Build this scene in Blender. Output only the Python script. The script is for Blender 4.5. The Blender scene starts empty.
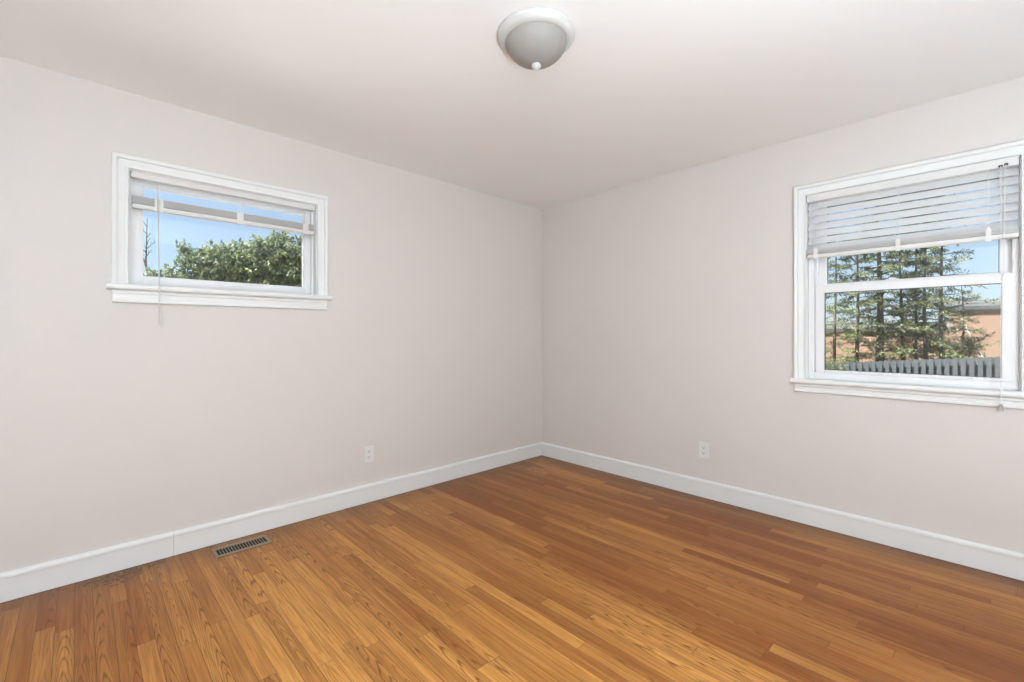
import bpy, bmesh, math, random
from mathutils import Vector, Matrix, noise

S = bpy.context.scene
COL = S.collection
V = Vector

# ------------------------------------------------------------------ camera
CAM = V((-3.306, -3.029, 1.1906))
cd = bpy.data.cameras.new('camera')
cam = bpy.data.objects.new('camera', cd)
COL.objects.link(cam)
cam.location = CAM
cam.rotation_euler = (math.radians(90), 0, -0.7642)
cd.sensor_fit = 'HORIZONTAL'
cd.sensor_width = 36.0
cd.lens = 452.15 / 1024 * 36.0
cd.shift_x = 0.0
cd.shift_y = (334.5 - 341.0) / 1024        # horizon sits slightly above mid frame
cd.clip_start = 0.02
cd.clip_end = 400
S.camera = cam

# ------------------------------------------------------------------ sky, sun, portals, exposure
S.view_settings.view_transform = 'Standard'
S.view_settings.look = 'None'
S.view_settings.exposure = 0.04
S.view_settings.gamma = 1.0
S.view_settings.use_curve_mapping = False
S.cycles.use_denoising = True
S.cycles.denoiser = 'OPENIMAGEDENOISE'
S.cycles.max_bounces = 14
S.cycles.diffuse_bounces = 8
S.cycles.glossy_bounces = 4
S.cycles.transmission_bounces = 6
S.cycles.transparent_max_bounces = 24
S.cycles.sample_clamp_indirect = 6.0
S.cycles.caustics_reflective = False
S.cycles.caustics_refractive = False

SUN_TO = V((-0.40, 0.34, 0.85)).normalized()      # towards the sun: high; it reaches the stool of the small window, not the floor
w = bpy.data.worlds.new('sky')
S.world = w
w.use_nodes = True
nt = w.node_tree
bg = nt.nodes['Background']
sky = nt.nodes.new('ShaderNodeTexSky')
sky.sky_type = 'NISHITA'
sky.sun_disc = False
sky.sun_elevation = math.asin(SUN_TO.z)
sky.sun_rotation = math.atan2(SUN_TO.x, SUN_TO.y)
sky.air_density = 1.0
sky.dust_density = 0.6
sky.ozone_density = 1.2
# thin even haze over the clear sky
sk = nt.nodes.new('ShaderNodeVectorMath'); sk.operation = 'SCALE'; sk.inputs['Scale'].default_value = 0.20
nt.links.new(sky.outputs[0], sk.inputs[0])
hz = nt.nodes.new('ShaderNodeMix'); hz.data_type = 'RGBA'; hz.inputs['Factor'].default_value = 0.62
hz.inputs['B'].default_value = (0.57, 0.73, 0.97, 1)
nt.links.new(sk.outputs[0], hz.inputs['A'])
nt.links.new(hz.outputs['Result'], bg.inputs[0])
bg.inputs[1].default_value = 1.0

sl = bpy.data.lights.new('sun', 'SUN')
sl.energy = 25.0
sl.angle = math.radians(0.6)
sl.color = (1.0, 0.95, 0.87)
so = bpy.data.objects.new('sun', sl)
COL.objects.link(so)
so.rotation_euler = SUN_TO.to_track_quat('Z', 'Y').to_euler()

FILL_LAMP_POWER = 125.0       # added fill lamp out of view, brightens the room
FILL_CAN_POWER = 120.0         # added low fill lamp aimed up, out of view

# ------------------------------------------------------------------ materials
def new_mat(name):
    m = bpy.data.materials.new(name)
    m.use_nodes = True
    t = m.node_tree
    return m, t, t.nodes, t.links, t.nodes['Principled BSDF']

def paint(name, col, rough=0.5, var=0.03, scale=3.0, bump=0.0, bscale=60.0, spec=0.5, metal=0.0, lo=None):
    """Plain paint / plastic / metal with a faint procedural unevenness."""
    m, t, n, l, b = new_mat(name)
    tc = n.new('ShaderNodeTexCoord')
    nz = n.new('ShaderNodeTexNoise')
    nz.inputs['Scale'].default_value = scale
    nz.inputs['Detail'].default_value = 4
    l.new(tc.outputs['Object'], nz.inputs['Vector'])
    mx = n.new('ShaderNodeMix')
    mx.data_type = 'RGBA'
    a = lo if lo else tuple(c * (1 - var) for c in col)
    h = tuple(min(1, c * (1 + var)) for c in col)
    mx.inputs['A'].default_value = (*a, 1)
    mx.inputs['B'].default_value = (*h, 1)
    l.new(nz.outputs['Fac'], mx.inputs['Factor'])
    l.new(mx.outputs['Result'], b.inputs['Base Color'])
    b.inputs['Roughness'].default_value = rough
    b.inputs['Metallic'].default_value = metal
    b.inputs['Specular IOR Level'].default_value = spec
    if bump:
        nb = n.new('ShaderNodeTexNoise')
        nb.inputs['Scale'].default_value = bscale
        nb.inputs['Detail'].default_value = 5
        l.new(tc.outputs['Object'], nb.inputs['Vector'])
        bp = n.new('ShaderNodeBump')
        bp.inputs['Strength'].default_value = bump
        bp.inputs['Distance'].default_value = 0.004
        l.new(nb.outputs['Fac'], bp.inputs['Height'])
        l.new(bp.outputs['Normal'], b.inputs['Normal'])
    return m

M = {}
M['wall'] = paint('wall_paint', (0.652, 0.617, 0.588), 0.75, 0.02, 1.6, 0.12, 18, 0.25)
M['ceiling'] = paint('ceiling_paint', (0.85, 0.85, 0.84), 0.85, 0.015, 1.2, 0.10, 14, 0.2)
M['trim'] = paint('trim_enamel', (0.755, 0.765, 0.755), 0.35, 0.02, 5.0, 0.05, 40, 0.4)
M['vinyl'] = paint('white_vinyl', (0.79, 0.79, 0.795), 0.3, 0.01, 4.0)
M['plate'] = paint('outlet_plastic', (0.72, 0.72, 0.70), 0.3, 0.01, 10.0)
M['slot'] = paint('dark_slot', (0.03, 0.03, 0.03), 0.6)
M['gasket'] = paint('dark_gasket', (0.045, 0.05, 0.055), 0.5)
M['pan'] = paint('lamp_pan_enamel', (0.54, 0.535, 0.515), 0.3, 0.01, 6.0)
M['brown_metal'] = paint('register_metal', (0.25, 0.19, 0.13), 0.4, 0.08, 25.0, metal=0.3)
M['duct'] = paint('duct_dark', (0.012, 0.011, 0.010), 0.8)
M['cord'] = paint('blind_cord', (0.80, 0.80, 0.78), 0.7)
M['rail'] = paint('blind_rail', (0.68, 0.675, 0.66), 0.4, 0.02, 8)
M['bark'] = paint('bark', (0.12, 0.10, 0.075), 0.9, 0.35, 9.0, 0.5, 30)
M['pale_bark'] = paint('pale_bark', (0.55, 0.52, 0.47), 0.85, 0.2, 9.0, 0.3, 30)
M['fence'] = paint('grey_fence_paint', (0.062, 0.071, 0.082), 0.8, 0.25, 6.0, 0.3, 25)
M['roofing'] = paint('grey_shingle', (0.06, 0.06, 0.062), 0.9, 0.2, 4.0, 0.4, 20)
M['fill_lamp_body'] = paint('fill_lamp_metal', (0.75, 0.75, 0.74), 0.35)  # bodies of the added fill lamps
M['outside'] = paint('exterior_siding', (0.6, 0.58, 0.55), 0.8, 0.05, 3)

def mat_translucent(name, col, tcol, fac, rough=0.5):
    m, t, n, l, b = new_mat(name)
    tc = n.new('ShaderNodeTexCoord')
    nz = n.new('ShaderNodeTexNoise')
    nz.inputs['Scale'].default_value = 6
    l.new(tc.outputs['Object'], nz.inputs['Vector'])
    mx = n.new('ShaderNodeMix'); mx.data_type = 'RGBA'
    mx.inputs['A'].default_value = (*[c * .97 for c in col], 1)
    mx.inputs['B'].default_value = (*col, 1)
    l.new(nz.outputs['Fac'], mx.inputs['Factor'])
    l.new(mx.outputs['Result'], b.inputs['Base Color'])
    b.inputs['Roughness'].default_value = rough
    tr = n.new('ShaderNodeBsdfTranslucent')
    tr.inputs['Color'].default_value = (*tcol, 1)
    ms = n.new('ShaderNodeMixShader')
    ms.inputs['Fac'].default_value = fac
    l.new(b.outputs[0], ms.inputs[1]); l.new(tr.outputs[0], ms.inputs[2])
    l.new(ms.outputs[0], n['Material Output'].inputs[0])
    return m

M['slat'] = mat_translucent('blind_slat', (0.84, 0.845, 0.86), (0.95, 0.96, 0.98), 0.62)
M['wand'] = mat_translucent('clear_wand_plastic', (0.78, 0.78, 0.78), (0.85, 0.85, 0.86), 0.5, 0.15)
M['tassel'] = mat_translucent('clear_tassel_plastic', (0.55, 0.55, 0.54), (0.7, 0.7, 0.7), 0.4, 0.1)

def mat_glass():
    m, t, n, l, b = new_mat('window_glass')
    n.remove(b)
    tr = n.new('ShaderNodeBsdfTransparent')
    tc = n.new('ShaderNodeTexCoord')
    nz = n.new('ShaderNodeTexNoise')
    nz.inputs['Scale'].default_value = 2.0
    l.new(tc.outputs['Object'], nz.inputs['Vector'])
    cr = n.new('ShaderNodeMix'); cr.data_type = 'RGBA'
    cr.inputs['A'].default_value = (0.90, 0.925, 0.92, 1)
    cr.inputs['B'].default_value = (0.93, 0.945, 0.945, 1)
    l.new(nz.outputs['Fac'], cr.inputs['Factor'])
    l.new(cr.outputs['Result'], tr.inputs['Color'])
    gl = n.new('ShaderNodeBsdfGlossy')
    gl.inputs['Roughness'].default_value = 0.0
    fr = n.new('ShaderNodeFresnel'); fr.inputs['IOR'].default_value = 1.45
    ms = n.new('ShaderNodeMixShader')
    l.new(fr.outputs[0], ms.inputs[0]); l.new(tr.outputs[0], ms.inputs[1]); l.new(gl.outputs[0], ms.inputs[2])
    l.new(ms.outputs[0], n['Material Output'].inputs[0])
    return m
M['glass'] = mat_glass()

def mat_frosted():
    """Etched alabaster-swirl lamp glass, unlit."""
    m, t, n, l, b = new_mat('frosted_lamp_glass')
    tc = n.new('ShaderNodeTexCoord')
    nz = n.new('ShaderNodeTexNoise')
    nz.inputs['Scale'].default_value = 9.0
    nz.inputs['Detail'].default_value = 3
    nz.inputs['Distortion'].default_value = 1.5
    l.new(tc.outputs['Object'], nz.inputs['Vector'])
    cr = n.new('ShaderNodeMix'); cr.data_type = 'RGBA'
    cr.inputs['A'].default_value = (0.255, 0.238, 0.22, 1)
    cr.inputs['B'].default_value = (0.315, 0.295, 0.272, 1)
    l.new(nz.outputs['Fac'], cr.inputs['Factor'])
    l.new(cr.outputs['Result'], b.inputs['Base Color'])
    b.inputs['Roughness'].default_value = 0.5
    b.inputs['Specular IOR Level'].default_value = 0.35
    return m
M['frosted'] = mat_frosted()

def mat_floor():
    m, t, n, l, b = new_mat('oak_strip_floor')
    def math_(op, a, bb=None, c=None):
        k = n.new('ShaderNodeMath'); k.operation = op
        for i, x in enumerate((a, bb, c)):
            if x is None: continue
            if isinstance(x, (int, float)): k.inputs[i].default_value = x
            else: l.new(x, k.inputs[i])
        return k.outputs[0]
    def comb(x, y, z):
        k = n.new('ShaderNodeCombineXYZ')
        for i, q in enumerate((x, y, z)):
            if isinstance(q, (int, float)): k.inputs[i].default_value = q
            else: l.new(q, k.inputs[i])
        return k.outputs[0]
    def wn(vec):
        k = n.new('ShaderNodeTexWhiteNoise'); k.noise_dimensions = '3D'
        l.new(vec, k.inputs['Vector']); return k
    def noise_(vec, scale, detail=3, rough=.5, dist=0.):
        k = n.new('ShaderNodeTexNoise')
        k.inputs['Scale'].default_value = scale; k.inputs['Detail'].default_value = detail
        k.inputs['Roughness'].default_value = rough; k.inputs['Distortion'].default_value = dist
        l.new(vec, k.inputs['Vector']); return k.outputs['Fac']
    def mixc(f, a, bb, mode='MIX'):
        k = n.new('ShaderNodeMix'); k.data_type = 'RGBA'; k.blend_type = mode
        if isinstance(f, (int, float)): k.inputs['Factor'].default_value = f
        else: l.new(f, k.inputs['Factor'])
        for nm, q in (('A', a), ('B', bb)):
            if isinstance(q, tuple): k.inputs[nm].default_value = (*q, 1)
            else: l.new(q, k.inputs[nm])
        return k.outputs['Result']
    def sstep(x, lo, hi):
        k = n.new('ShaderNodeMapRange'); k.interpolation_type = 'SMOOTHSTEP'
        l.new(x, k.inputs['Value'])
        k.inputs['From Min'].default_value = lo; k.inputs['From Max'].default_value = hi
        return k.outputs['Result']
    tc = n.new('ShaderNodeTexCoord')
    sp = n.new('ShaderNodeSeparateXYZ'); l.new(tc.outputs['Object'], sp.inputs[0])
    X, Y = sp.outputs[0], sp.outputs[1]
    W = 0.0572
    xs = math_('DIVIDE', X, W)
    row = math_('FLOOR', xs)
    fx = math_('FRACT', xs)
    rr = wn(comb(row, 3.7, 1.3))
    sc = n.new('ShaderNodeSeparateColor'); l.new(rr.outputs['Color'], sc.inputs[0])
    ln = math_('MULTIPLY_ADD', sc.outputs[0], 0.8, 0.75)
    ys = math_('ADD', math_('DIVIDE', Y, ln), math_('MULTIPLY', sc.outputs[1], 13.0))
    cell = math_('FLOOR', ys)
    fy = math_('FRACT', ys)
    pr = wn(comb(row, cell, 9.1))
    ps = n.new('ShaderNodeSeparateColor'); l.new(pr.outputs['Color'], ps.inputs[0])
    p0, p1, p2 = ps.outputs[0], ps.outputs[1], ps.outputs[2]
    # grain space of one board: long along Y
    gx = math_('MULTIPLY_ADD', p0, 37.0, X)
    gy = math_('MULTIPLY_ADD', p1, 53.0, Y)
    gz = math_('MULTIPLY', p2, 19.0)
    fine = noise_(comb(math_('MULTIPLY', gx, 190.0), math_('MULTIPLY', gy, 5.0), gz), 1.0, 4, .6)
    mid = noise_(comb(math_('MULTIPLY', gx, 55.0), math_('MULTIPLY', gy, 1.5), gz), 1.0, 4, .6)
    big = noise_(comb(math_('MULTIPLY', gx, 17.0), math_('MULTIPLY', gy, 0.8), gz), 1.0, 2, .4, .15)
    # cathedral arches: contour lines of a stretched field
    xl = math_('ADD', math_('SUBTRACT', fx, 0.5), math_('MULTIPLY_ADD', p0, 0.7, -0.35))
    arch = math_('MULTIPLY_ADD', math_('MULTIPLY', xl, xl), 13.0, math_('MULTIPLY_ADD', gy, 9.0, math_('MULTIPLY', big, 9.0)))
    ring = math_('FRACT', arch)
    ring = math_('ABSOLUTE', math_('SUBTRACT', ring, 0.5))
    ringm = sstep(ring, 0.27, 0.5)
    ringm = math_('MULTIPLY', ringm, sstep(p2, 0.35, 0.75))
    ringm = math_('MULTIPLY', ringm, sstep(fine, 0.25, 0.55))
    room_n = noise_(tc.outputs['Object'], 0.7, 2)
    # pool of window light painted into the rows: centre lighter, sides darker
    pool_r = n.new('ShaderNodeValToRGB')
    pool_r.color_ramp.interpolation = 'B_SPLINE'
    els = pool_r.color_ramp.elements
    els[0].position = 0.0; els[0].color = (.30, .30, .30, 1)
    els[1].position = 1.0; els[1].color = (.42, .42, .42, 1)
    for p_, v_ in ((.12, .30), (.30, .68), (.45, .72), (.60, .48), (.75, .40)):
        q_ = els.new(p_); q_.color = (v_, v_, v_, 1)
    l.new(math_('MULTIPLY_ADD', row, W / 4.0, 1.0), pool_r.inputs[0])
    pool = pool_r.outputs[0]
    tone = math_('MULTIPLY_ADD', mid, 0.70, math_('MULTIPLY_ADD', p1, 0.36, math_('MULTIPLY_ADD', room_n, 0.5, math_('MULTIPLY_ADD', pool, 1.0, -0.87))))
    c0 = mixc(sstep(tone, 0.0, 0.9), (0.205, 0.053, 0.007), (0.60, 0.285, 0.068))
    c1 = mixc(math_('MULTIPLY', sstep(p0, 0.72, 1.0), 0.55), c0, (0.24, 0.075, 0.016))
    c2 = mixc(math_('MULTIPLY', sstep(fine, 0.40, 0.70), 0.55), c1, (0.17, 0.058, 0.014))
    c3 = mixc(math_('MULTIPLY', ringm, 0.85), c2, (0.13, 0.042, 0.010))
    # seams between strips and butt ends
    ex = math_('MULTIPLY', math_('MINIMUM', fx, math_('SUBTRACT', 1.0, fx)), W)
    ey = math_('MULTIPLY', math_('MINIMUM', fy, math_('SUBTRACT', 1.0, fy)), ln)
    e = math_('MINIMUM', ex, ey)
    seam = math_('SUBTRACT', 1.0, sstep(e, 0.0003, 0.0016))
    c4 = mixc(math_('MULTIPLY', seam, 0.78), c3, (0.06, 0.022, 0.008))
    # worn-through finish: dark flecks beside the left baseboard
    fl = noise_(tc.outputs['Object'], 55.0, 4, .6)
    dx = math_('ABSOLUTE', math_('ADD', X, 3.17))
    dy = math_('ABSOLUTE', math_('ADD', Y, 0.06))
    zone = math_('SUBTRACT', 1.0, sstep(math_('ADD', math_('DIVIDE', dx, 0.26), math_('DIVIDE', dy, 0.16)), 0.35, 1.25))
    fleck = sstep(math_('MULTIPLY_ADD', zone, 0.20, fl), 0.67, 0.72)
    fleck = math_('MULTIPLY', fleck, sstep(zone, 0.02, 0.2))
    c5 = mixc(math_('MULTIPLY', fleck, 0.95), c4, (0.022, 0.011, 0.005))
    # darker brown strip along the two window walls
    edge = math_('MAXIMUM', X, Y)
    edge_tone = math_('MULTIPLY', sstep(math_('MULTIPLY_ADD', mid, 0.16, edge), -0.22, 0.06), 0.55)
    c6 = mixc(edge_tone, c5, (0.135, 0.058, 0.020))
    line = math_('MULTIPLY', sstep(edge, -0.026, -0.020), 0.75)      # baseboard gap shadow and stained edge, painted dark
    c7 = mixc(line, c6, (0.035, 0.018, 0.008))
    l.new(c7, b.inputs['Base Color'])
    ro = math_('MULTIPLY_ADD', fine, 0.10, math_('MULTIPLY_ADD', mid, 0.10, 0.25))
    l.new(ro, b.inputs['Roughness'])
    b.inputs['Specular IOR Level'].default_value = 0.21
    bp = n.new('ShaderNodeBump')
    bp.inputs['Strength'].default_value = 0.25
    bp.inputs['Distance'].default_value = 0.002
    hgt = math_('SUBTRACT', math_('MULTIPLY', mid, 0.25), math_('MULTIPLY_ADD', fine, 0.06, seam))
    l.new(hgt, bp.inputs['Height'])
    l.new(bp.outputs['Normal'], b.inputs['Normal'])
    return m
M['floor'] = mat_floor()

def mat_leaf(name, dark, light, warm, trans=0.3):
    m, t, n, l, b = new_mat(name)
    g = n.new('ShaderNodeNewGeometry')
    r = n.new('ShaderNodeValToRGB')
    r.color_ramp.elements[0].color = (*dark, 1)
    r.color_ramp.elements[1].color = (*warm, 1)
    e = r.color_ramp.elements.new(0.7); e.color = (*light, 1)
    l.new(g.outputs['Random Per Island'], r.inputs[0])
    l.new(r.outputs[0], b.inputs['Base Color'])
    b.inputs['Roughness'].default_value = 0.55
    b.inputs['Specular IOR Level'].default_value = 0.35
    tr = n.new('ShaderNodeBsdfTranslucent')
    l.new(r.outputs[0], tr.inputs['Color'])
    ms = n.new('ShaderNodeMixShader'); ms.inputs[0].default_value = trans
    l.new(b.outputs[0], ms.inputs[1]); l.new(tr.outputs[0], ms.inputs[2])
    l.new(ms.outputs[0], n['Material Output'].inputs[0])
    return m
M['leaf'] = mat_leaf('broad_leaf', (0.055, 0.085, 0.060), (0.14, 0.19, 0.095), (0.32, 0.32, 0.10))
M['needle'] = mat_leaf('needle_spray', (0.095, 0.125, 0.065), (0.19, 0.23, 0.10), (0.32, 0.29, 0.13))
M['yellow_leaf'] = mat_leaf('autumn_leaf', (0.20, 0.17, 0.05), (0.34, 0.27, 0.08), (0.40, 0.26, 0.07))

def mat_brick():
    m, t, n, l, b = new_mat('orange_brick')
    tc = n.new('ShaderNodeTexCoord')
    mp = n.new('ShaderNodeMapping')
    mp.inputs['Rotation'].default_value = (math.radians(90), 0, math.radians(90))
    l.new(tc.outputs['Object'], mp.inputs[0])
    br = n.new('ShaderNodeTexBrick')
    br.inputs['Color1'].default_value = (0.225, 0.080, 0.055, 1)
    br.inputs['Color2'].default_value = (0.165, 0.056, 0.038, 1)
    br.inputs['Mortar'].default_value = (0.24, 0.15, 0.11, 1)
    br.inputs['Scale'].default_value = 1.0
    br.inputs['Mortar Size'].default_value = 0.008
    br.inputs['Brick Width'].default_value = 0.21
    br.inputs['Row Height'].default_value = 0.075
    l.new(mp.outputs[0], br.inputs['Vector'])
    l.new(br.outputs['Color'], b.inputs['Base Color'])
    b.inputs['Roughness'].default_value = 0.85
    return m
M['brick'] = mat_brick()

def mat_ground():
    m, t, n, l, b = new_mat('dry_lawn')
    tc = n.new('ShaderNodeTexCoord')
    n1 = n.new('ShaderNodeTexNoise'); n1.inputs['Scale'].default_value = 0.8; n1.inputs['Detail'].default_value = 6
    n2 = n.new('ShaderNodeTexNoise'); n2.inputs['Scale'].default_value = 40; n2.inputs['Detail'].default_value = 4
    l.new(tc.outputs['Object'], n1.inputs['Vector']); l.new(tc.outputs['Object'], n2.inputs['Vector'])
    r = n.new('ShaderNodeValToRGB')
    r.color_ramp.elements[0].position = .35; r.color_ramp.elements[0].color = (0.075, 0.080, 0.035, 1)
    r.color_ramp.elements[1].position = .7; r.color_ramp.elements[1].color = (0.135, 0.125, 0.07, 1)
    ad = n.new('ShaderNodeMath'); ad.operation = 'MULTIPLY_ADD'; ad.inputs[1].default_value = .5
    l.new(n2.outputs['Fac'], ad.inputs[0])
    hf = n.new('ShaderNodeMath'); hf.operation = 'MULTIPLY'; hf.inputs[1].default_value = .5
    l.new(n1.outputs['Fac'], hf.inputs[0]); l.new(hf.outputs[0], ad.inputs[2])
    l.new(ad.outputs[0], r.inputs[0]); l.new(r.outputs[0], b.inputs['Base Color'])
    b.inputs['Roughness'].default_value = 0.95
    return m
M['ground'] = mat_ground()
M['bounce_concrete'] = paint('bounce_slab_concrete', (0.80, 0.785, 0.75), 0.85, 0.06, 2.0, 0.2, 30)  # for the added ground slab, pale to bounce more sunlight

# ------------------------------------------------------------------ helpers
def box(bm, x0, x1, y0, y1, z0, z1, bev=0.0):
    r = bmesh.ops.create_cube(bm, size=1.0)
    vs = r['verts']
    sx, sy, sz = abs(x1 - x0), abs(y1 - y0), abs(z1 - z0)
    c = V(((x0 + x1) / 2, (y0 + y1) / 2, (z0 + z1) / 2))
    for v in vs:
        v.co = V((v.co.x * sx, v.co.y * sy, v.co.z * sz)) + c
    if bev:
        es = {e for v in vs for e in v.link_edges}
        bmesh.ops.bevel(bm, geom=list(es), offset=min(bev, sx * .45, sy * .45, sz * .45), segments=2, affect='EDGES')

def tube(bm, pts, rads, seg=8, cap=True):
    pts = [V(p) for p in pts]
    if isinstance(rads, (int, float)): rads = [rads] * len(pts)
    rings = []
    for i, p in enumerate(pts):
        d = (pts[min(i + 1, len(pts) - 1)] - pts[max(i - 1, 0)]).normalized()
        a = V((0, 0, 1)) if abs(d.z) < 0.9 else V((1, 0, 0))
        u = d.cross(a).normalized(); q = d.cross(u)
        rings.append([bm.verts.new(p + rads[i] * (math.cos(2 * math.pi * k / seg) * u + math.sin(2 * math.pi * k / seg) * q)) for k in range(seg)])
    for a, b_ in zip(rings, rings[1:]):
        for k in range(seg):
            bm.faces.new((a[k], a[(k + 1) % seg], b_[(k + 1) % seg], b_[k]))
    if cap:
        bm.faces.new(rings[0][::-1]); bm.faces.new(rings[-1])

def lathe(bm, prof, c=(0, 0, 0), seg=48):
    c = V(c); rings = []
    for r, z in prof:
        if r < 1e-6: rings.append([bm.verts.new(c + V((0, 0, z)))])
        else: rings.append([bm.verts.new(c + V((r * math.cos(2 * math.pi * k / seg), r * math.sin(2 * math.pi * k / seg), z))) for k in range(seg)])
    for a, b_ in zip(rings, rings[1:]):
        if len(a) == 1 and len(b_) == 1: continue
        for k in range(seg):
            k2 = (k + 1) % seg
            if len(a) == 1: bm.faces.new((a[0], b_[k2], b_[k]))
            elif len(b_) == 1: bm.faces.new((a[k], a[k2], b_[0]))
            else: bm.faces.new((a[k], a[k2], b_[k2], b_[k]))

def sweep(bm, prof, path_fn, closed=False, cap=True):
    """Connects a cross-section (list of points) along stations: path_fn[i](p) -> 3D position."""
    rows = [[bm.verts.new(f(p)) for p in prof] for f in path_fn]
    for a, b_ in zip(rows, rows[1:]):
        rng = range(len(prof)) if closed else range(len(prof) - 1)
        for k in rng:
            k2 = (k + 1) % len(prof)
            bm.faces.new((a[k], a[k2], b_[k2], b_[k]))
    if cap and closed:
        bm.faces.new(rows[0][::-1]); bm.faces.new(rows[-1])

def obj(name, bm, mat, parent=None, off=None, smooth=False):
    if off is None and parent is not None and 'off' in OFF.get(parent.name, {}): off = OFF[parent.name]['off']
    if off is not None:
        bmesh.ops.translate(bm, verts=bm.verts, vec=-V(off))
    bmesh.ops.recalc_face_normals(bm, faces=bm.faces)
    me = bpy.data.meshes.new(name)
    bm.to_mesh(me); bm.free()
    me.materials.append(mat if not isinstance(mat, str) else M[mat])
    if smooth:
        me.shade_smooth()
        try: me.set_sharp_from_angle(angle=math.radians(35))
        except Exception: pass
    o = bpy.data.objects.new(name, me)
    COL.objects.link(o)
    if parent is not None: o.parent = parent
    if off is not None: OFF[o.name] = {'off': (0, 0, 0)}
    return o
OFF = {}

def tag(o, label=None, cat=None, group=None, kind=None):
    if label: o['label'] = label
    if cat: o['category'] = cat
    if group: o['group'] = group
    if kind: o['kind'] = kind
    return o

def thing(name, base, rz=0.0, label=None, cat=None, group=None, kind=None):
    """Empty at the thing's base. base is in the local frame of the wall (u, v, z); rz turns that frame."""
    o = bpy.data.objects.new(name, None)
    o.empty_display_size = 0.1
    COL.objects.link(o)
    o.location = Matrix.Rotation(rz, 3, 'Z') @ V(base)
    o.rotation_euler = (0, 0, rz)
    OFF[o.name] = {'off': base}
    return tag(o, label, cat, group, kind)

def sub(name, bm, mat, part, base, smooth=False):
    """A sub-part: drawn in the same wall frame as its part (whose origin is at the thing's base)."""
    return obj(name, bm, mat, part, off=base, smooth=smooth)

B = bmesh.new
RIGHT = -math.pi / 2          # wall frame of the right wall: u = -y, v = x

# ------------------------------------------------------------------ room shell
H = 2.44
XW, YS = -4.55, -4.55         # far ends of the room behind the camera
TH = 0.20
G = -0.70                     # ground outside

# openings: left (u0,u1,z0,z1) and right
LW = (-3.118, -2.182, 1.448, 2.034)
RW = (2.262, 3.150, 0.914, 2.058)

def wall_mesh(a0, a1, hole=None, z0=G, z1=H):
    """Wall slab in the wall frame (u along, v = 0..TH outward) with an optional opening, one clean mesh."""
    bm = B()
    if hole is None:
        box(bm, a0, a1, 0, TH, z0, z1); return bm
    h0, h1, g0, g1 = hole
    h0 -= .02; h1 += .02; g0 -= .02; g1 += .02
    us = [a0, h0, h1, a1]; zs = [z0, g0, g1, z1]
    for v in (0, TH):
        for i in range(3):
            for j in range(3):
                if i == 1 and j == 1: continue
                bm.faces.new([bm.verts.new((us[a], v, zs[b_])) for a, b_ in ((i, j), (i + 1, j), (i + 1, j + 1), (i, j + 1))])
    def strip(p):
        bm.faces.new([bm.verts.new(q) for q in p])
    for (ua, za), (ub, zb) in (((a0, z0), (a1, z0)), ((a1, z0), (a1, z1)), ((a1, z1), (a0, z1)), ((a0, z1), (a0, z0)),
                               ((h0, g0), (h1, g0)), ((h1, g0), (h1, g1)), ((h1, g1), (h0, g1)), ((h0, g1), (h0, g0))):
        strip([(ua, 0, za), (ub, 0, zb), (ub, TH, zb), (ua, TH, za)])
    bmesh.ops.remove_doubles(bm, verts=bm.verts, dist=1e-5)
    return bm

o = obj('wall_left', wall_mesh(XW - TH, TH, LW), 'wall'); tag(o, kind='structure', label='pale warm white plaster wall with the small high window')
o = obj('wall_right', wall_mesh(0, -YS + TH, RW), 'wall'); o.rotation_euler.z = RIGHT; tag(o, kind='structure', label='pale warm white plaster wall with the double hung window')
bm = B(); box(bm, XW - TH, XW, YS, 0, G, H)
tag(obj('wall_west', bm, 'wall'), kind='structure')
bm = B(); box(bm, XW - TH, 0, YS - TH, YS, G, H)
tag(obj('wall_south', bm, 'wall'), kind='structure')
bm = B(); box(bm, XW, 0, YS, 0, -0.12, 0)
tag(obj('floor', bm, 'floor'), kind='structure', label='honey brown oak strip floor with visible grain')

# ceiling: flat plaster that eases down a little where it meets the left wall
bm = B()
prof = []
for i in range(13):
    tt = i / 12.0
    prof.append((0.02 - 0.20 * tt, 0.012 * (1 - tt) ** 2))
prof.append((YS - TH, 0.0))
sweep(bm, prof, [lambda p: V((XW - TH, p[0], H - p[1])), lambda p: V((TH, p[0], H - p[1]))])
r = bmesh.ops.extrude_face_region(bm, geom=bm.faces[:])
for v in [e for e in r['geom'] if isinstance(e, bmesh.types.BMVert)]: v.co.z = H + 0.18
bmesh.ops.recalc_face_normals(bm, faces=bm.faces)
bm2 = B(); 
tag(obj('ceiling', bm, 'ceiling', smooth=True), kind='structure', label='plain white plaster ceiling')
bm2.free()
bm = B(); box(bm, XW - TH, TH, 0.02, TH, H + 0.0005, H + 0.18)
tag(obj('roof_slab', bm, 'outside'), kind='structure')

# baseboards: flat board with a small moulded cap
BB = [(0.0, 0.0), (0.016, 0.0), (0.016, 0.100), (0.0185, 0.103), (0.0185, 0.115), (0.015, 0.122), (0.007, 0.1265), (0.0, 0.127)]
def baseboard(name, u0, u1, rz, label, miter0=0, miter1=0):
    bm = B()
    sweep(bm, BB, [lambda p: V((u0 + miter0 * p[0], -p[0], p[1] + .0015)), lambda p: V((u1 + miter1 * p[0], -p[0], p[1] + .0015))], closed=True)
    o = obj(name, bm, 'trim'); o.rotation_euler.z = rz
    tag(o, kind='structure', label=label)
    return o
baseboard('baseboard_left', -2.9370, 0.0, 0, 'white baseboard board under the small high window, reaching the corner', 0, -1)
baseboard('baseboard_left', XW, -2.9385, 0, 'white baseboard board under the small high window, left of the butt joint', 0, 0)
baseboard('baseboard_right', 0.0, -YS, RIGHT, 'white baseboard with moulded top edge under the double hung window', 1, 0)

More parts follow.
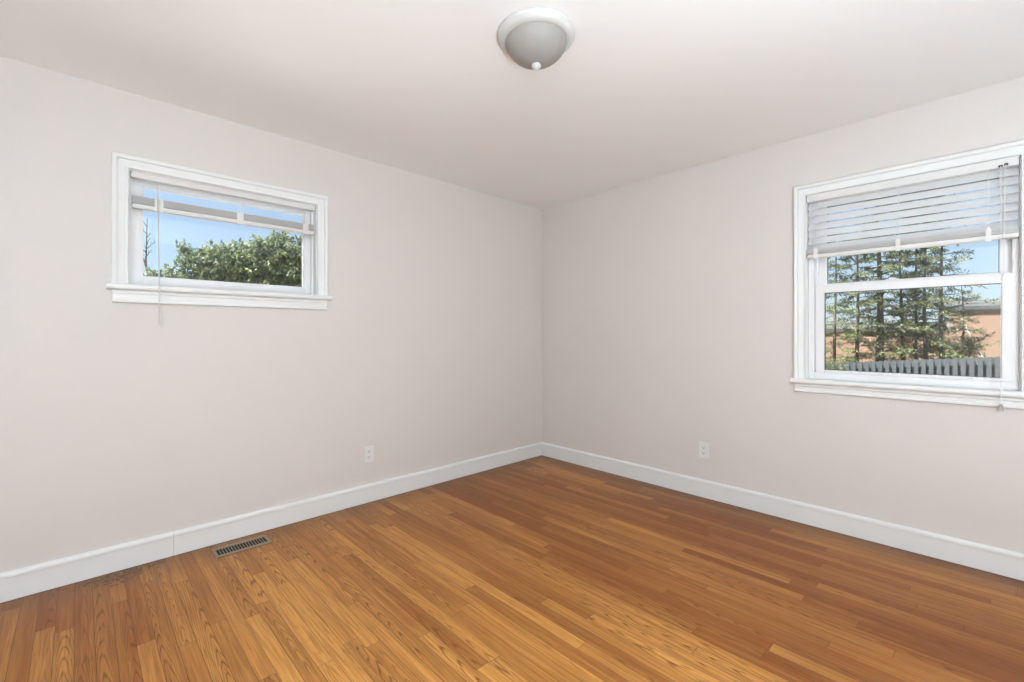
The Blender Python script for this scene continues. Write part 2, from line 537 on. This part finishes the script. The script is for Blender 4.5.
# ------------------------------------------------------------------ window joinery shared by both windows
CAS = [(0.0, 0.0), (0.0, 0.013), (0.003, 0.017), (0.009, 0.017), (0.012, 0.009), (0.016, 0.009), (0.026, 0.013), (0.040, 0.017),
       (0.043, 0.014), (0.046, 0.022), (0.052, 0.026), (0.062, 0.026), (0.066, 0.022), (0.066, 0.0)]
def casing(bm, u0, u1, zs, zh, lip=0.004):
    a, b_, h = u0 - lip + .0, u1 + lip, zh + lip
    a = u0 - lip; st = [lambda p: V((a - p[0], -p[1], zs)), lambda p: V((a - p[0], -p[1], h + p[0])),
                        lambda p: V((b_ + p[0], -p[1], h + p[0])), lambda p: V((b_ + p[0], -p[1], zs))]
    sweep(bm, CAS, st, closed=True)

def jamb(bm, u0, u1, z0, z1, v0=-0.0, v1=TH):
    t = 0.0195
    box(bm, u0 - t, u0, v0, v1, z0 - t, z1 + t); box(bm, u1, u1 + t, v0, v1, z0 - t, z1 + t)
    box(bm, u0, u1, v0, v1, z1, z1 + t); box(bm, u0, u1, v0, v1, z0 - t, z0 - .0005)

def stool(bm, u0, u1, z, over, depth, thick, back):
    """Rounded-nose stool board: profile in (v, z) swept along u."""
    pr = [(back, 0.0), (-depth + .010, 0.0)]
    for k in range(7):
        a = math.pi / 2 + math.pi * k / 6
        pr.append((-depth + .010 + .010 * math.cos(a) * 1.0, -thick / 2 + thick / 2 * math.sin(a)))
    pr += [(-.0, -thick), (back, -thick)]
    sweep(bm, pr, [lambda p: V((u0 - over, p[0], z + p[1])), lambda p: V((u1 + over, p[0], z + p[1]))], closed=True)

def apron(bm, u0, u1, z, h):
    pr = [(0, 0), (0.012, 0), (0.020, -.006), (0.020, -.016), (0.014, -.022), (0.014, -h + .016), (0.019, -h + .012), (0.019, -h + .004), (0.012, -h), (0, -h)]
    sweep(bm, pr, [lambda p: V((u0, -p[0], z + p[1])), lambda p: V((u1, -p[0], z + p[1]))], closed=True)

def ring(bm, u0, u1, z0, z1, l, r, b_, t, v0, v1, bev=0.002):
    """Rectangular sash frame: outer u0..u1, z0..z1 with stile/rail widths; one mesh."""
    box(bm, u0, u0 + l, v0, v1, z0, z1, bev); box(bm, u1 - r, u1, v0, v1, z0, z1, bev)
    box(bm, u0 + l - .001, u1 - r + .001, v0, v1, z0, z0 + b_, bev); box(bm, u0 + l - .001, u1 - r + .001, v0, v1, z1 - t, z1, bev)

# ------------------------------------------------------------------ window 1: small high window, left wall
u0, u1, z0, z1 = LW
base = ((u0 + u1) / 2, 0, z0)
w1 = thing('window_1', base, 0, 'small high white framed window in the left wall with a raised blind', kind='structure')
bm = B(); casing(bm, u0, u1, z0, z1); obj('casing', bm, 'trim', w1, smooth=True)
bm = B(); jamb(bm, u0, u1, z0, z1); obj('jamb', bm, 'trim', w1)
bm = B(); stool(bm, u0 - .066, u1 + .066, z0, .024, .042, .030, .045); obj('stool', bm, 'trim', w1, smooth=True)
bm = B(); apron(bm, u0 - .066, u1 + .066, z0 - .030, .066); obj('apron', bm, 'trim', w1, smooth=True)
bm = B()
for a, b_ in ((u0, u0 + .012), (u1 - .012, u1)):
    box(bm, a, b_, .045, .070, z0, z1, .002)
box(bm, u0, u1, .045, .070, z1 - .012, z1, .002)
obj('stop_bead', bm, 'trim', w1)
sash = B(); ring(sash, u0 + .001, u1 - .001, z0 + .001, z1 - .001, .056, .046, .052, .050, .080, .118, .003)
ring(sash, u0 + .055, u1 - .045, z0 + .050, z1 - .048, .007, .007, .007, .007, .090, .110, .002)
s1 = obj('sash', sash, 'vinyl', w1, smooth=True)
bm = B(); box(bm, u0 + .058, u1 - .048, .0985, .1015, z0 + .054, z1 - .052)
sub('glass_pane', bm, 'glass', s1, base)

# ------------------------------------------------------------------ window 2: double hung window, right wall
u0, u1, z0, z1 = RW
base = ((u0 + u1) / 2, 0, z0)
w2 = thing('window_2', base, RIGHT, 'white double hung window in the right wall with a half lowered blind', kind='structure')
bm = B(); casing(bm, u0, u1, z0, z1); obj('casing', bm, 'trim', w2, smooth=True)
bm = B(); jamb(bm, u0, u1, z0, z1); obj('jamb', bm, 'trim', w2)
bm = B(); stool(bm, u0 - .066, u1 + .066, z0, .022, .042, .030, .035); obj('stool', bm, 'trim', w2, smooth=True)
bm = B(); apron(bm, u0 - .066, u1 + .066, z0 - .030, .056); obj('apron', bm, 'trim', w2, smooth=True)
bm = B()
ring(bm, u0 + .0005, u1 - .0005, z0, z1 - .0005, .030, .022, .040, .026, .030, .135, .002)
box(bm, u0 + .028, u0 + .034, .066, .072, z0 + .04, z1 - .026); box(bm, u1 - .026, u1 - .020, .066, .072, z0 + .04, z1 - .026)
obj('vinyl_frame', bm, 'vinyl', w2)
# lower sash (room side)
a, b_ = 2.2985, 3.1365
lo = B(); ring(lo, a, b_, .955, 1.497, .046, .045, .016, .048, .033, .062, .003)
ls = tag(obj('sash', lo, 'vinyl', w2, smooth=True), 'lower sash with the wide meeting rail')
bm = B(); box(bm, a + .043, b_ - .042, .0455, .0485, .968, 1.452); sub('glass_pane', bm, 'glass', ls, base)
bm = B(); ring(bm, a + .0445, b_ - .0435, .9695, 1.4505, .005, .005, .004, .005, .040, .054, .001); sub('gasket', bm, 'gasket', ls, base)
bm = B(); box(bm, 2.64, 2.70, .022, .0335, 1.497, 1.508, .003); box(bm, 2.655, 2.685, .012, .03, 1.504, 1.514, .003)
sub('sash_lock', bm, 'vinyl', ls, base)
# upper sash (outer track)
a, b_ = 2.305, 3.128
up = B(); ring(up, a, b_, 1.462, z1 - .027, .046, .044, .046, .040, .074, .104, .003)
us_ = tag(obj('sash', up, 'vinyl', w2, smooth=True), 'upper sash half hidden by the blind')
bm = B(); box(bm, a + .043, b_ - .041, .0875, .0905, 1.504, z1 - .064); sub('glass_pane', bm, 'glass', us_, base)
bm = B(); ring(bm, a + .0445, b_ - .0425, 1.5065, z1 - .0655, .004, .004, .003, .004, .082, .096, .001); sub('gasket', bm, 'gasket', us_, base)

# ------------------------------------------------------------------ blinds
def slat(bm, u0, u1, v, z, depth, tilt, crown=0.0025, th=0.0022):
    """One crowned slat; tilt > 0 raises the room-side edge."""
    n_ = 6; top = []; bot = []
    for k in range(n_ + 1):
        s = (k / n_ - .5) * depth
        c = crown * (1 - (2 * k / n_ - 1) ** 2)
        for lst, e in ((top, th / 2), (bot, -th / 2)):
            y = s; zz = c + e
            lst.append((y * math.cos(tilt) + zz * math.sin(tilt), -y * math.sin(tilt) + zz * math.cos(tilt)))
    pr = top + bot[::-1]
    sweep(bm, pr, [lambda p: V((u0, v + p[0], z + p[1])), lambda p: V((u1, v + p[0], z + p[1]))], closed=True)

# left window blind: drawn up, stack hanging just below the headrail
u0, u1, z0, z1 = LW
base = ((u0 + u1) / 2, .024, z1)
b1 = thing('window_blind', base, 0, 'white slatted blind drawn up to a thin stack in the small left window', 'blind')
bm = B(); box(bm, u0 + .006, u1 - .006, .004, .044, z1 - .031, z1 - .001, .002); obj('headrail', bm, 'rail', b1)
bm = B()
for k in range(9): slat(bm, u0 + .012, u1 - .008, .024, 1.873 + k * .0042, .046, 0.0, .002, .0022)
obj('slat_stack', bm, 'rail', b1, smooth=True)
bm = B(); box(bm, u0 + .012, u1 - .008, .002, .046, 1.846, 1.868, .004); obj('bottom_rail', bm, 'rail', b1)
for uu in (-3.00, -2.62, -2.25):
    bm = B()
    for vv in (.0015, .0465): tube(bm, [(uu, vv, z1 - .03), (uu, vv, 1.85)], .0011, 6)
    tube(bm, [(uu + .006, .024, z1 - .03), (uu + .006, .024, 1.868)], .0010, 6)
    obj('ladder_cord', bm, 'cord', b1)
    bm = B(); box(bm, uu - .016, uu + .020, -.001, .002, 1.840, 1.905, .001); obj('cord_clip', bm, 'rail', b1)
bm = B()
tube(bm, [(-3.004, -.002, z1 - .034), (-3.004, -.010, z1 - .05), (-3.003, -.03, 1.75), (-3.002, -.052, 1.45), (-3.001, -.062, 1.245)], [.002, .0032, .0032, .0032, .0036], 6)
obj('tilt_wand', bm, 'wand', b1)

# right window blind: half lowered, slats tilted
u0, u1, z0, z1 = RW
base = ((u0 + u1) / 2, 0.0, z1)
b2 = thing('window_blind', base, RIGHT, 'white slatted blind lowered over the top third of the double hung window', 'blind')
bm = B(); box(bm, u0 + .004, u1 - .004, -.024, .026, z1 - .044, z1 - .001, .002); obj('headrail', bm, 'rail', b2)
bm = B()
NS = 7
for k in range(NS): slat(bm, u0 + .006, u1 - .004, .0, 1.990 - k * .0435, .050, math.radians(-55), .003, .0026)
obj('slat_panel', bm, 'slat', b2, smooth=True)
bm = B()
for k in range(7): slat(bm, u0 + .004, u1 - .003, .0, 1.690 + k * .0042, .050, 0.0, .002, .0026)
obj('slat_stack', bm, 'rail', b2, smooth=True)
bm = B(); box(bm, u0 + .004, u1 - .003, -.026, .026, 1.664, 1.686, .004); obj('bottom_rail', bm, 'rail', b2)
for uu in (2.312, 2.70, 3.045):
    bm = B()
    for vv in (-.0265, .0265): tube(bm, [(uu, vv, z1 - .04), (uu, vv, 1.668)], .0012, 6)
    for k in range(NS): tube(bm, [(uu, -.0265, 1.990 - k * .0435 - .018), (uu, .0265, 1.990 - k * .0435 + .014)], .0008, 5)
    obj('ladder_cord', bm, 'cord', b2)
    bm = B(); box(bm, uu - .010, uu + .010, -.029, -.0255, 1.655, 1.722, .001); obj('cord_clip', bm, 'rail', b2)
bm = B()
box(bm, 3.078, 3.094, -.0275, -.0235, 2.014, 2.026, .002); box(bm, 3.098, 3.112, -.0275, -.0235, 2.018, 2.031, .002)
obj('cord_lock', bm, 'slot', b2)
bm = B()
tube(bm, [(3.087, -.028, 2.018), (3.088, -.040, 1.70), (3.087, -.055, .92), (3.087, -.056, .85)], .0014, 6)
tube(bm, [(3.104, -.028, 2.022), (3.098, -.040, 1.70), (3.090, -.056, .92), (3.088, -.057, .85)], .0014, 6)
lc = obj('lift_cord', bm, 'cord', b2)
bm = B(); lathe(bm, [(0, .034), (.004, .034), (.006, .028), (.010, .014), (.0125, .002), (.0125, 0), (.0095, 0), (.0075, .014), (.003, .026), (0, .027)], (3.0875, -.0565, .818), 20)
sub('tassel', bm, 'tassel', lc, base, smooth=True)
bm = B(); tube(bm, [(2.284, -.028, 2.02), (2.284, -.034, 1.9), (2.284, -.036, 1.735)], .0013, 6)
tube(bm, [(2.290, -.028, 2.02), (2.292, -.034, 1.9), (2.291, -.036, 1.735)], .0013, 6)
obj('tilt_cord', bm, 'cord', b2)

# ------------------------------------------------------------------ ceiling lamp
LC = (-1.933, -1.742)
lamp = thing('ceiling_light', (LC[0], LC[1], H), 0, 'round flush ceiling light with a frosted glass bowl, white rim and small white knob', 'ceiling light')
bm = B()
lathe(bm, [(0, 0.0), (.152, 0.0), (.160, -.004), (.162, -.012), (.160, -.018), (.154, -.023), (.151, -.028), (.142, -.034), (.134, -.036), (.126, -.036), (.124, -.032), (0, -.030)], (LC[0], LC[1], H), 64)
obj('mounting_pan', bm, 'pan', lamp, smooth=True)
bm = B()
prof = [(.1265, -.030), (.1275, -.036)]
for k in range(1, 15):
    a = k / 14 * math.pi / 2
    prof.append((.1265 * math.cos(a) ** .98, -.036 - .089 * math.sin(a) ** 1.12))
prof[-1] = (0.0, -.125)
lathe(bm, prof, (LC[0], LC[1], H), 64)
obj('glass_shade', bm, 'frosted', lamp, smooth=True)
bm = B()
lathe(bm, [(0, -.121), (.012, -.121), (.013, -.125), (.018, -.128), (.0195, -.133), (.0185, -.139), (.0145, -.144), (.008, -.147), (.005, -.150), (0, -.151)], (LC[0], LC[1], H), 24)
obj('finial', bm, 'pan', lamp, smooth=True)

# ------------------------------------------------------------------ outlets
def outlet(u, z, rz, label):
    base = (u, 0, z)
    t = thing('wall_outlet', base, rz, label, 'outlet')
    bm = B(); box(bm, u - .036, u + .036, -.006, -.0003, z - .0585, z + .0585, .0035); obj('cover_plate', bm, 'plate', t, smooth=True)
    for s in (1, -1):
        zc = z + s * .0195
        bm = B()
        r_ = .0172
        ring_ = []
        for k in range(24):
            a = 2 * math.pi * k / 24
            ring_.append((max(-.0145, min(.0145, r_ * math.cos(a))), r_ * math.sin(a)))
        lo_ = [bm.verts.new((u + x, -.0055, zc + y)) for x, y in ring_]
        hi_ = [bm.verts.new((u + x, -.0085, zc + y)) for x, y in ring_]
        for k in range(24): bm.faces.new((lo_[k], lo_[(k + 1) % 24], hi_[(k + 1) % 24], hi_[k]))
        bm.faces.new(hi_)
        rc = obj('receptacle', bm, 'plate', t)
        bm = B()
        box(bm, u - .0080, u - .0052, -.0089, -.0080, zc - .002, zc + .0075); box(bm, u + .0052, u + .0080, -.0089, -.0080, zc - .001, zc + .0065)
        lathe(bm, [(0, 0), (.0030, 0), (.0030, .0008), (0, .0008)], (0, 0, 0), 12)
        vs = [v for v in bm.verts if abs(v.co.x) < .004 and abs(v.co.y) < .004]
        for v in vs: v.co = V((u + v.co.x, -.0081 - v.co.z, zc - .0085 + v.co.y))
        sub('slot_set', bm, 'slot', rc, base)
    bm = B(); lathe(bm, [(0, .0015), (.0025, .001), (.0032, 0), (0, 0)], (0, 0, 0), 14)
    for v in bm.verts: v.co = V((u + v.co.x, -.0060 - v.co.z, z + v.co.y))
    obj('screw', bm, 'plate', t)
outlet(-1.815, 0.340, 0, 'white duplex outlet low on the wall under the small high window')
outlet(1.611, 0.345, RIGHT, 'white duplex outlet low on the wall with the double hung window')

# ------------------------------------------------------------------ floor register
x0, x1, y0, y1 = -2.776, -2.506, -0.214, -0.077
base = ((x0 + x1) / 2, (y0 + y1) / 2, 0.0)
fr = thing('floor_register', base, 0, 'brown metal floor vent with dark slots set in the oak floor beside the baseboard', 'floor vent')
bm = B()
sx0, sx1, sy0, sy1 = x0 + .014, x1 - .016, y0 + .030, y1 - .030
top_ = .004
us = [x0, sx0, sx1, x1]; ys_ = [y0, sy0, sy1, y1]
def plate_rect(bm, a, b_, c, d, z_): box(bm, a, b_, c, d, .0004, z_, .0012)
plate_rect(bm, x0, x1, y0, sy0, top_); plate_rect(bm, x0, x1, sy1, y1, top_)
plate_rect(bm, x0, sx0, sy0 - .002, sy1 + .002, top_); plate_rect(bm, sx1, x1, sy0 - .002, sy1 + .002, top_)
obj('frame', bm, 'brown_metal', fr)
bm = B()
NB = 17
for k in range(1, NB):
    c = sx0 + (sx1 - sx0) * k / NB
    box(bm, c - .0017, c + .0017, sy0 - .001, sy1 + .001, .0012, .0034)
obj('louver_grille', bm, 'brown_metal', fr)
bm = B(); box(bm, sx0 - .004, sx1 + .004, sy0 - .004, sy1 + .004, .0004, .0010)
obj('damper', bm, 'duct', fr)

# ------------------------------------------------------------------ added fill lamps behind the camera
def fill_torchiere(x, y, LZ):  # fill lamp added out of view, with a body round it
    t = thing('fill_floor_lamp', (x, y, 0), 0, 'added fill lamp with a white stand and upward bowl, behind the camera', 'fill lamp')
    bm = B(); lathe(bm, [(0, .0005), (.14, .0005), (.14, .012), (.12, .022), (.02, .03), (0, .03)], (x, y, 0), 40); obj('fill_lamp_base', bm, 'fill_lamp_body', t, smooth=True)
    bm = B(); tube(bm, [(x, y, .028), (x, y, LZ - .10)], .0125, 16); obj('fill_lamp_pole', bm, 'fill_lamp_body', t, smooth=True)
    bm = B(); lathe(bm, [(0, -.11), (.03, -.11), (.11, -.07), (.19, -.01), (.20, 0), (.193, 0), (.11, -.055), (.03, -.09), (0, -.095)], (x, y, LZ), 48); obj('fill_lamp_shade', bm, 'fill_lamp_body', t, smooth=True)
    ld = bpy.data.lights.new('fill_torchiere_light', 'AREA')
    ld.shape = 'DISK'; ld.size = 0.30; ld.energy = FILL_LAMP_POWER; ld.color = (0.80, 0.97, 1.11); ld.spread = math.radians(140)
    lo_ = bpy.data.objects.new('fill_torchiere_light', ld); COL.objects.link(lo_)
    lo_.parent = t; lo_.location = (0, 0, LZ); lo_.rotation_euler = (math.pi, 0, 0)
fill_torchiere(-4.15, -4.10, 1.05)

def fill_can(x, y):  # second added fill lamp, brightens the ceiling from below
    t = thing('fill_light', (x, y, 0), 0, 'added fill lamp in a small white can on the floor, behind the camera', 'fill_light')
    bm = B(); lathe(bm, [(0, .0005), (.10, .0005), (.10, .004), (.095, .008), (.155, .20), (.160, .20), (.160, .22), (.152, .22), (.150, .195), (.08, .03), (0, .03)], (x, y, 0), 40)
    obj('fill_can_housing', bm, 'fill_lamp_body', t, smooth=True)
    ld = bpy.data.lights.new('fill_can_lamp', 'AREA')
    ld.shape = 'DISK'; ld.size = 0.28; ld.energy = FILL_CAN_POWER; ld.color = (0.80, 0.97, 1.11)
    lo_ = bpy.data.objects.new('fill_can_lamp', ld); COL.objects.link(lo_)
    lo_.parent = t; lo_.location = (0, 0, .225); lo_.rotation_euler = (math.pi, 0, 0)
fill_can(-3.25, -4.30)

# sky portals in the two openings (guide sampling of the sky only)
def portal(name, loc, rz, w_, h_):
    ld = bpy.data.lights.new(name, 'AREA'); ld.shape = 'RECTANGLE'; ld.size = w_; ld.size_y = h_
    ld.cycles.is_portal = True
    o_ = bpy.data.objects.new(name, ld); COL.objects.link(o_)
    o_.location = loc; o_.rotation_euler = (math.radians(-90), 0, rz)
portal('sky_portal', ((LW[0] + LW[1]) / 2, .19, (LW[2] + LW[3]) / 2), 0, LW[1] - LW[0], LW[3] - LW[2])
portal('sky_portal', (.19, -(RW[0] + RW[1]) / 2, (RW[2] + RW[3]) / 2), RIGHT, RW[1] - RW[0], RW[3] - RW[2])

# ------------------------------------------------------------------ outside: ground, fence, house
bm = B()
box(bm, -60, 70, -60, 70, G - .3, G)
tag(obj('ground', bm, 'ground'), kind='structure', label='dry lawn round the house')
bm = B(); box(bm, -9, 6.0, .3, 5.0, G + .001, G + .03); box(bm, .3, 6.0, -9, .3, G + .001, G + .03)  # unseen slab, added to throw sunlight up through the windows
tag(obj('bounce_slab', bm, 'bounce_concrete'), kind='structure', label='unseen pale slab added to bounce sunlight in through the windows')

FX = 14.0
def ftop(y): return 0.366 - 0.090 * (y + 0.52)
fence = thing('picket_fence', (FX, -2.5, G), 0, 'low grey board fence with gaps, seen through the lower sash of the double hung window', 'fence')
k = 0; y = 1.83
proto = None
while y > -5.95:
    bm = B(); zt = ftop(y)
    hgt = 1.15
    box(bm, FX - .012, FX + .012, y - .048, y + .048, zt - hgt, zt, .004)
    obj('picket', bm, 'fence', fence)
    y -= 0.160; k += 1
y = 1.75
while y > -5.95:
    bm = B(); zt = ftop(y)
    box(bm, FX + .058, FX + .080, y - .048, y + .048, zt - 1.15, zt - .02, .004)
    obj('picket', bm, 'fence', fence)
    y -= 0.160
for dz in (.16, .60):
    bm = B()
    sweep(bm, [(.014, -.045), (.055, -.045), (.055, .045), (.014, .045)], [lambda p: V((FX + p[0], 1.9, ftop(1.9) - dz + p[1])), lambda p: V((FX + p[0], -6.0, ftop(-6.0) - dz + p[1]))], closed=True)
    obj('rail', bm, 'fence', fence)
for yy in (1.7, -.8, -3.3, -5.8):
    bm = B(); box(bm, FX + .081, FX + .17, yy - .045, yy + .045, G - .1, ftop(yy) - .03, .005); obj('post', bm, 'fence', fence)

HX = 26.0
house = thing('brick_house', (HX, -3.0, G), 0, 'orange brick house behind the fence and trees outside the double hung window', 'house')
bm = B(); box(bm, HX, HX + 8, -12, -1.9, G, 2.35); box(bm, HX + .6, HX + 7, -1.9, 9, G, 1.38); obj('brick_wall', bm, 'brick', house)
bm = B()
def gable(bm, y0, y1, xa, xb, ze, rise, over=.12):
    xm = (xa + xb) / 2
    pr = [(xa - over, ze - .12), (xa - over, ze + .06), (xm, ze + rise + .1), (xb + over, ze + .06), (xb + over, ze - .12), (xm, ze + rise - .05)]
    sweep(bm, pr, [lambda p: V((p[0], y0, p[1])), lambda p: V((p[0], y1, p[1]))], closed=True)
gable(bm, -12.3, -1.6, HX, HX + 8, 2.42, .45); gable(bm, -1.6, 9.3, HX + .6, HX + 7, 1.45, .30)
obj('roof', bm, 'roofing', house)

# ------------------------------------------------------------------ plants
def leaf(bm, p, d, n_, L, wd, bend=.15):
    """A pointed leaf of two folded halves (6 vertices)."""
    d = d.normalized(); s = d.cross(n_)
    if s.length < 1e-4: s = d.orthogonal()
    s.normalize(); nn = s.cross(d)
    a = bm.verts.new(p); c = bm.verts.new(p + d * L - nn * L * bend)
    m_ = bm.verts.new(p + d * L * .5 + nn * L * .04)
    l_ = bm.verts.new(p + d * L * .5 + s * wd / 2); r_ = bm.verts.new(p + d * L * .5 - s * wd / 2)
    bm.faces.new((a, l_, m_)); bm.faces.new((l_, c, m_)); bm.faces.new((a, m_, r_)); bm.faces.new((m_, c, r_))

def rnd_dir(R_):
    while True:
        v = V((R_.uniform(-1, 1), R_.uniform(-1, 1), R_.uniform(-1, 1)))
        if 0.05 < v.length < 1: return v.normalized()

def broadleaf(name, base, blobs, seed, label, cat, nleaf, L, mat, group=None, shoot=10):
    """Trunk forks to every blob of the crown; each blob is filled with shoots that carry whorls of leaves."""
    R_ = random.Random(seed); base = V(base)
    t = thing(name, tuple(base), 0, label, cat, group)
    tr = B(); fo = B()
    fork = base + V((0, 0, .55 * (min(b_[0][2] for b_ in blobs) - base.z) + .2))
    tube(tr, [base - V((0, 0, .05)), base.lerp(fork, .5) + V((.04, .02, 0)), fork], [.12, .10, .09], 10)
    vol = sum(b_[1] ** 2.4 for b_ in blobs)
    for c, r in blobs:
        c = V(c)
        mid = fork.lerp(c, .5) + V((R_.uniform(-.1, .1), R_.uniform(-.1, .1), -.1))
        tube(tr, [fork, mid, c], [.055, .035, .018], 7)
        n_ = int(nleaf * r ** 2.4 / vol / shoot)
        for _ in range(n_):
            d = rnd_dir(R_)
            rr = r * R_.uniform(.35, 1.0) ** .6 * R_.uniform(.85, 1.12)
            tip = c + V((d.x * rr, d.y * rr, d.z * rr * .95))
            od = (d + V((0, 0, .45)) + .5 * rnd_dir(R_)).normalized()
            st = tip - od * .22
            if R_.random() < .35: tube(tr, [c.lerp(st, .3), st, tip], [.010, .006, .003], 4, False)
            for q in range(shoot):
                f = R_.random() ** .7
                p = st.lerp(tip, f)
                ld_ = (od * .55 + rnd_dir(R_)).normalized()
                leaf(fo, p, ld_, (V((0, 0, 1)) + .7 * rnd_dir(R_)).normalized(), L * R_.uniform(.7, 1.2), L * R_.uniform(.34, .5))
    obj('trunk', tr, 'bark', t, smooth=True)
    obj('foliage', fo, mat, t)
    return t

LB = [((-2.12, 6.95, 2.08), .40), ((-1.96, 6.78, 2.72), .15), ((-1.80, 6.66, 2.58), .20), ((-1.72, 6.57, 2.32), .46), ((-1.42, 6.26, 2.42), .50),
      ((-1.10, 5.98, 2.44), .54), ((-.72, 5.62, 2.52), .60), ((-.33, 5.25, 2.46), .62), ((.05, 4.9, 2.30), .55),
      ((-2.0, 6.8, 1.65), .45), ((-1.37, 6.2, 1.75), .62), ((-.73, 5.6, 1.70), .70), ((-.2, 5.1, 1.6), .6)]
broadleaf('evergreen_tree', (-.95, 5.85, G), LB, 4, 'broad leaved evergreen with glossy leaves filling the view through the small left window', 'tree', 26000, .105, 'leaf')

def bare_tree(name, base, h, seed, label, lean=(0, 0), n_=26, mat='bark', r0=.05):
    R_ = random.Random(seed); base = V(base)
    t = thing(name, tuple(base), 0, label, 'tree')
    bm = B(); top = base + V((lean[0], lean[1], h))
    pts = [base.lerp(top, f) + V((R_.uniform(-.05, .05), R_.uniform(-.05, .05), 0)) * (f > 0) for f in (0, .25, .5, .75, 1)]
    tube(bm, pts, [r0, r0 * .8, r0 * .62, r0 * .42, r0 * .15], 8)
    for k in range(n_):
        f = .35 + .62 * k / n_
        i = min(3, int(f * 4)); p = pts[i].lerp(pts[i + 1], f * 4 - i)
        a = R_.uniform(0, 2 * math.pi); l_ = (1.15 - f) * R_.uniform(.7, 1.3) * h * .16
        d = V((math.cos(a), math.sin(a), R_.uniform(.5, 1.3))).normalized()
        m_ = p + d * l_ * .5 + V((0, 0, .02)); e = p + d * l_ + V((0, 0, l_ * .2))
        tube(bm, [p, m_, e], [r0 * .28, r0 * .18, r0 * .07], 5)
        for q in range(3):
            d2 = (d + .8 * rnd_dir(R_)).normalized()
            s_ = m_.lerp(e, q / 3)
            tube(bm, [s_, s_ + d2 * l_ * .4], [r0 * .12, r0 * .05], 4)
    obj('trunk', bm, mat, t, smooth=True)
    return t
bare_tree('bare_tree', (-1.75, 14.9, G), 5.5, 3, 'thin bare leafless tree beside the evergreen in the small left window', n_=30, r0=.055)

def hemlock(base, h, rad, seed, label, r0=.07, low=.10, dens=1.0, fork=False, topbare=0.0, name='hemlock_tree'):
    """Slim conifer: straight trunk, tiers of nearly level boughs, flat sprays of needles along each bough."""
    R_ = random.Random(seed); base = V(base)
    t = thing(name, tuple(base), 0, label, 'tree')
    tr = B(); fo = B()
    lean = V((R_.uniform(-.12, .12), R_.uniform(-.12, .12), 0))
    P = lambda f: base + V((0, 0, h * f)) + lean * f + V((math.sin(f * 7 + seed) * .03, math.cos(f * 6 + seed) * .03, 0))
    tube(tr, [P(i / 10) - V((0, 0, .05 * (i == 0))) for i in range(11)], [r0 * (1 - .085 * i) for i in range(11)], 9)
    if fork:
        p = P(.72)
        for s_ in (-1, 1): tube(tr, [p, p + V((.1, s_ * .22, .25)), p + V((.1, s_ * .45, .75))], [r0 * .5, r0 * .35, r0 * .12], 6)
    nb = int(62 * dens * h / 6)
    for k in range(nb):
        f = low + (1 - low) * (k + R_.random()) / nb
        if f > 1 - topbare: continue
        a = k * 2.4 + R_.uniform(-.5, .5)
        l_ = rad * (1.12 - f * .75) * R_.uniform(.65, 1.2)
        d = V((math.cos(a), math.sin(a), R_.uniform(-.25, .45)))
        p0 = P(f); pts = []
        for i in range(5):
            g = i / 4
            pts.append(p0 + d * l_ * g + V((0, 0, -R_.uniform(.05, .25) * l_ * g * g)))
        tube(tr, pts, [r0 * .22, r0 * .16, r0 * .11, r0 * .08, r0 * .03], 4, False)
        side = V((-d.y, d.x, 0))
        ns = int(12 * dens)
        for j in range(ns):
            g = .22 + .8 * j / ns
            i = min(3, int(g * 4)); q = pts[i].lerp(pts[i + 1], min(1, g * 4 - i))
            for s_ in (-1, 1):
                ll = l_ * .34 * (1.2 - g) + .07
                dd = (d * .7 + side * s_ * R_.uniform(.5, 1.1) + V((0, 0, R_.uniform(-.45, .35)))).normalized()
                for e in range(4):
                    pp = q + dd * ll * (e / 4) + V((0, 0, R_.uniform(-.03, .02)))
                    ld_ = (dd + .75 * rnd_dir(R_)).normalized()
                    leaf(fo, pp, ld_, (V((0, 0, 1)) + .5 * rnd_dir(R_)).normalized(), R_.uniform(.08, .15), R_.uniform(.022, .042), .1)
    obj('trunk', tr, 'bark', t, smooth=True)
    obj('foliage', fo, 'needle', t)
    return t

hemlock((15.5, .50, G), 5.6, 1.0, 11, 'leafy conifer at the fence end of the row, farthest left of the conifers', .06)
hemlock((15.36, -.14, G), 5.9, .85, 12, 'conifer with a forked bare top, second in the row behind the fence', .07, fork=True, topbare=.12)
hemlock((15.89, -.65, G), 6.8, .9, 13, 'conifer with the thickest trunk in the row behind the fence', .13, dens=1.15)
hemlock((16.7, -1.13, G), 6.4, .85, 14, 'slim conifer just right of the thickest trunk behind the fence', .065)
hemlock((17.1, -1.40, G), 6.9, .8, 15, 'very slim conifer in the middle of the row behind the fence', .055)
hemlock((16.6, -1.72, G), 6.6, .85, 16, 'slim dark conifer right of the middle of the row behind the fence', .065)
hemlock((17.3, -2.10, G), 6.7, 1.45, 17, 'conifer with long spreading boughs at the thin end of the row', .075)
hemlock((18.6, -2.55, G), 3.6, .9, 18, 'short conifer in front of the brick wall at the end of the row', .05, dens=.8)

def bush(base, blobs, seed, label, mat, n_=3500, L=.07):
    return broadleaf('garden_bush', base, blobs, seed, label, 'bush', n_, L, mat)
bush((12.6, .35, G), [((12.6, .35, .15), .55), ((12.4, -.05, .0), .5), ((12.9, .7, .35), .5)], 21, 'dark green bush at the near end of the grey fence', 'leaf', 5000)
bush((18.2, -2.3, G), [((18.2, -2.25, .55), .5), ((18.1, -2.65, .8), .45), ((18.3, -1.9, .85), .42)], 22, 'yellowing bush above the fence in front of the brick wall', 'yellow_leaf', 5000)
bare_tree('bare_sapling', (19.8, -3.35, G), 2.7, 7, 'pale leaning bare sapling in front of the brick wall', lean=(0, .95), n_=7, mat='pale_bark', r0=.04)
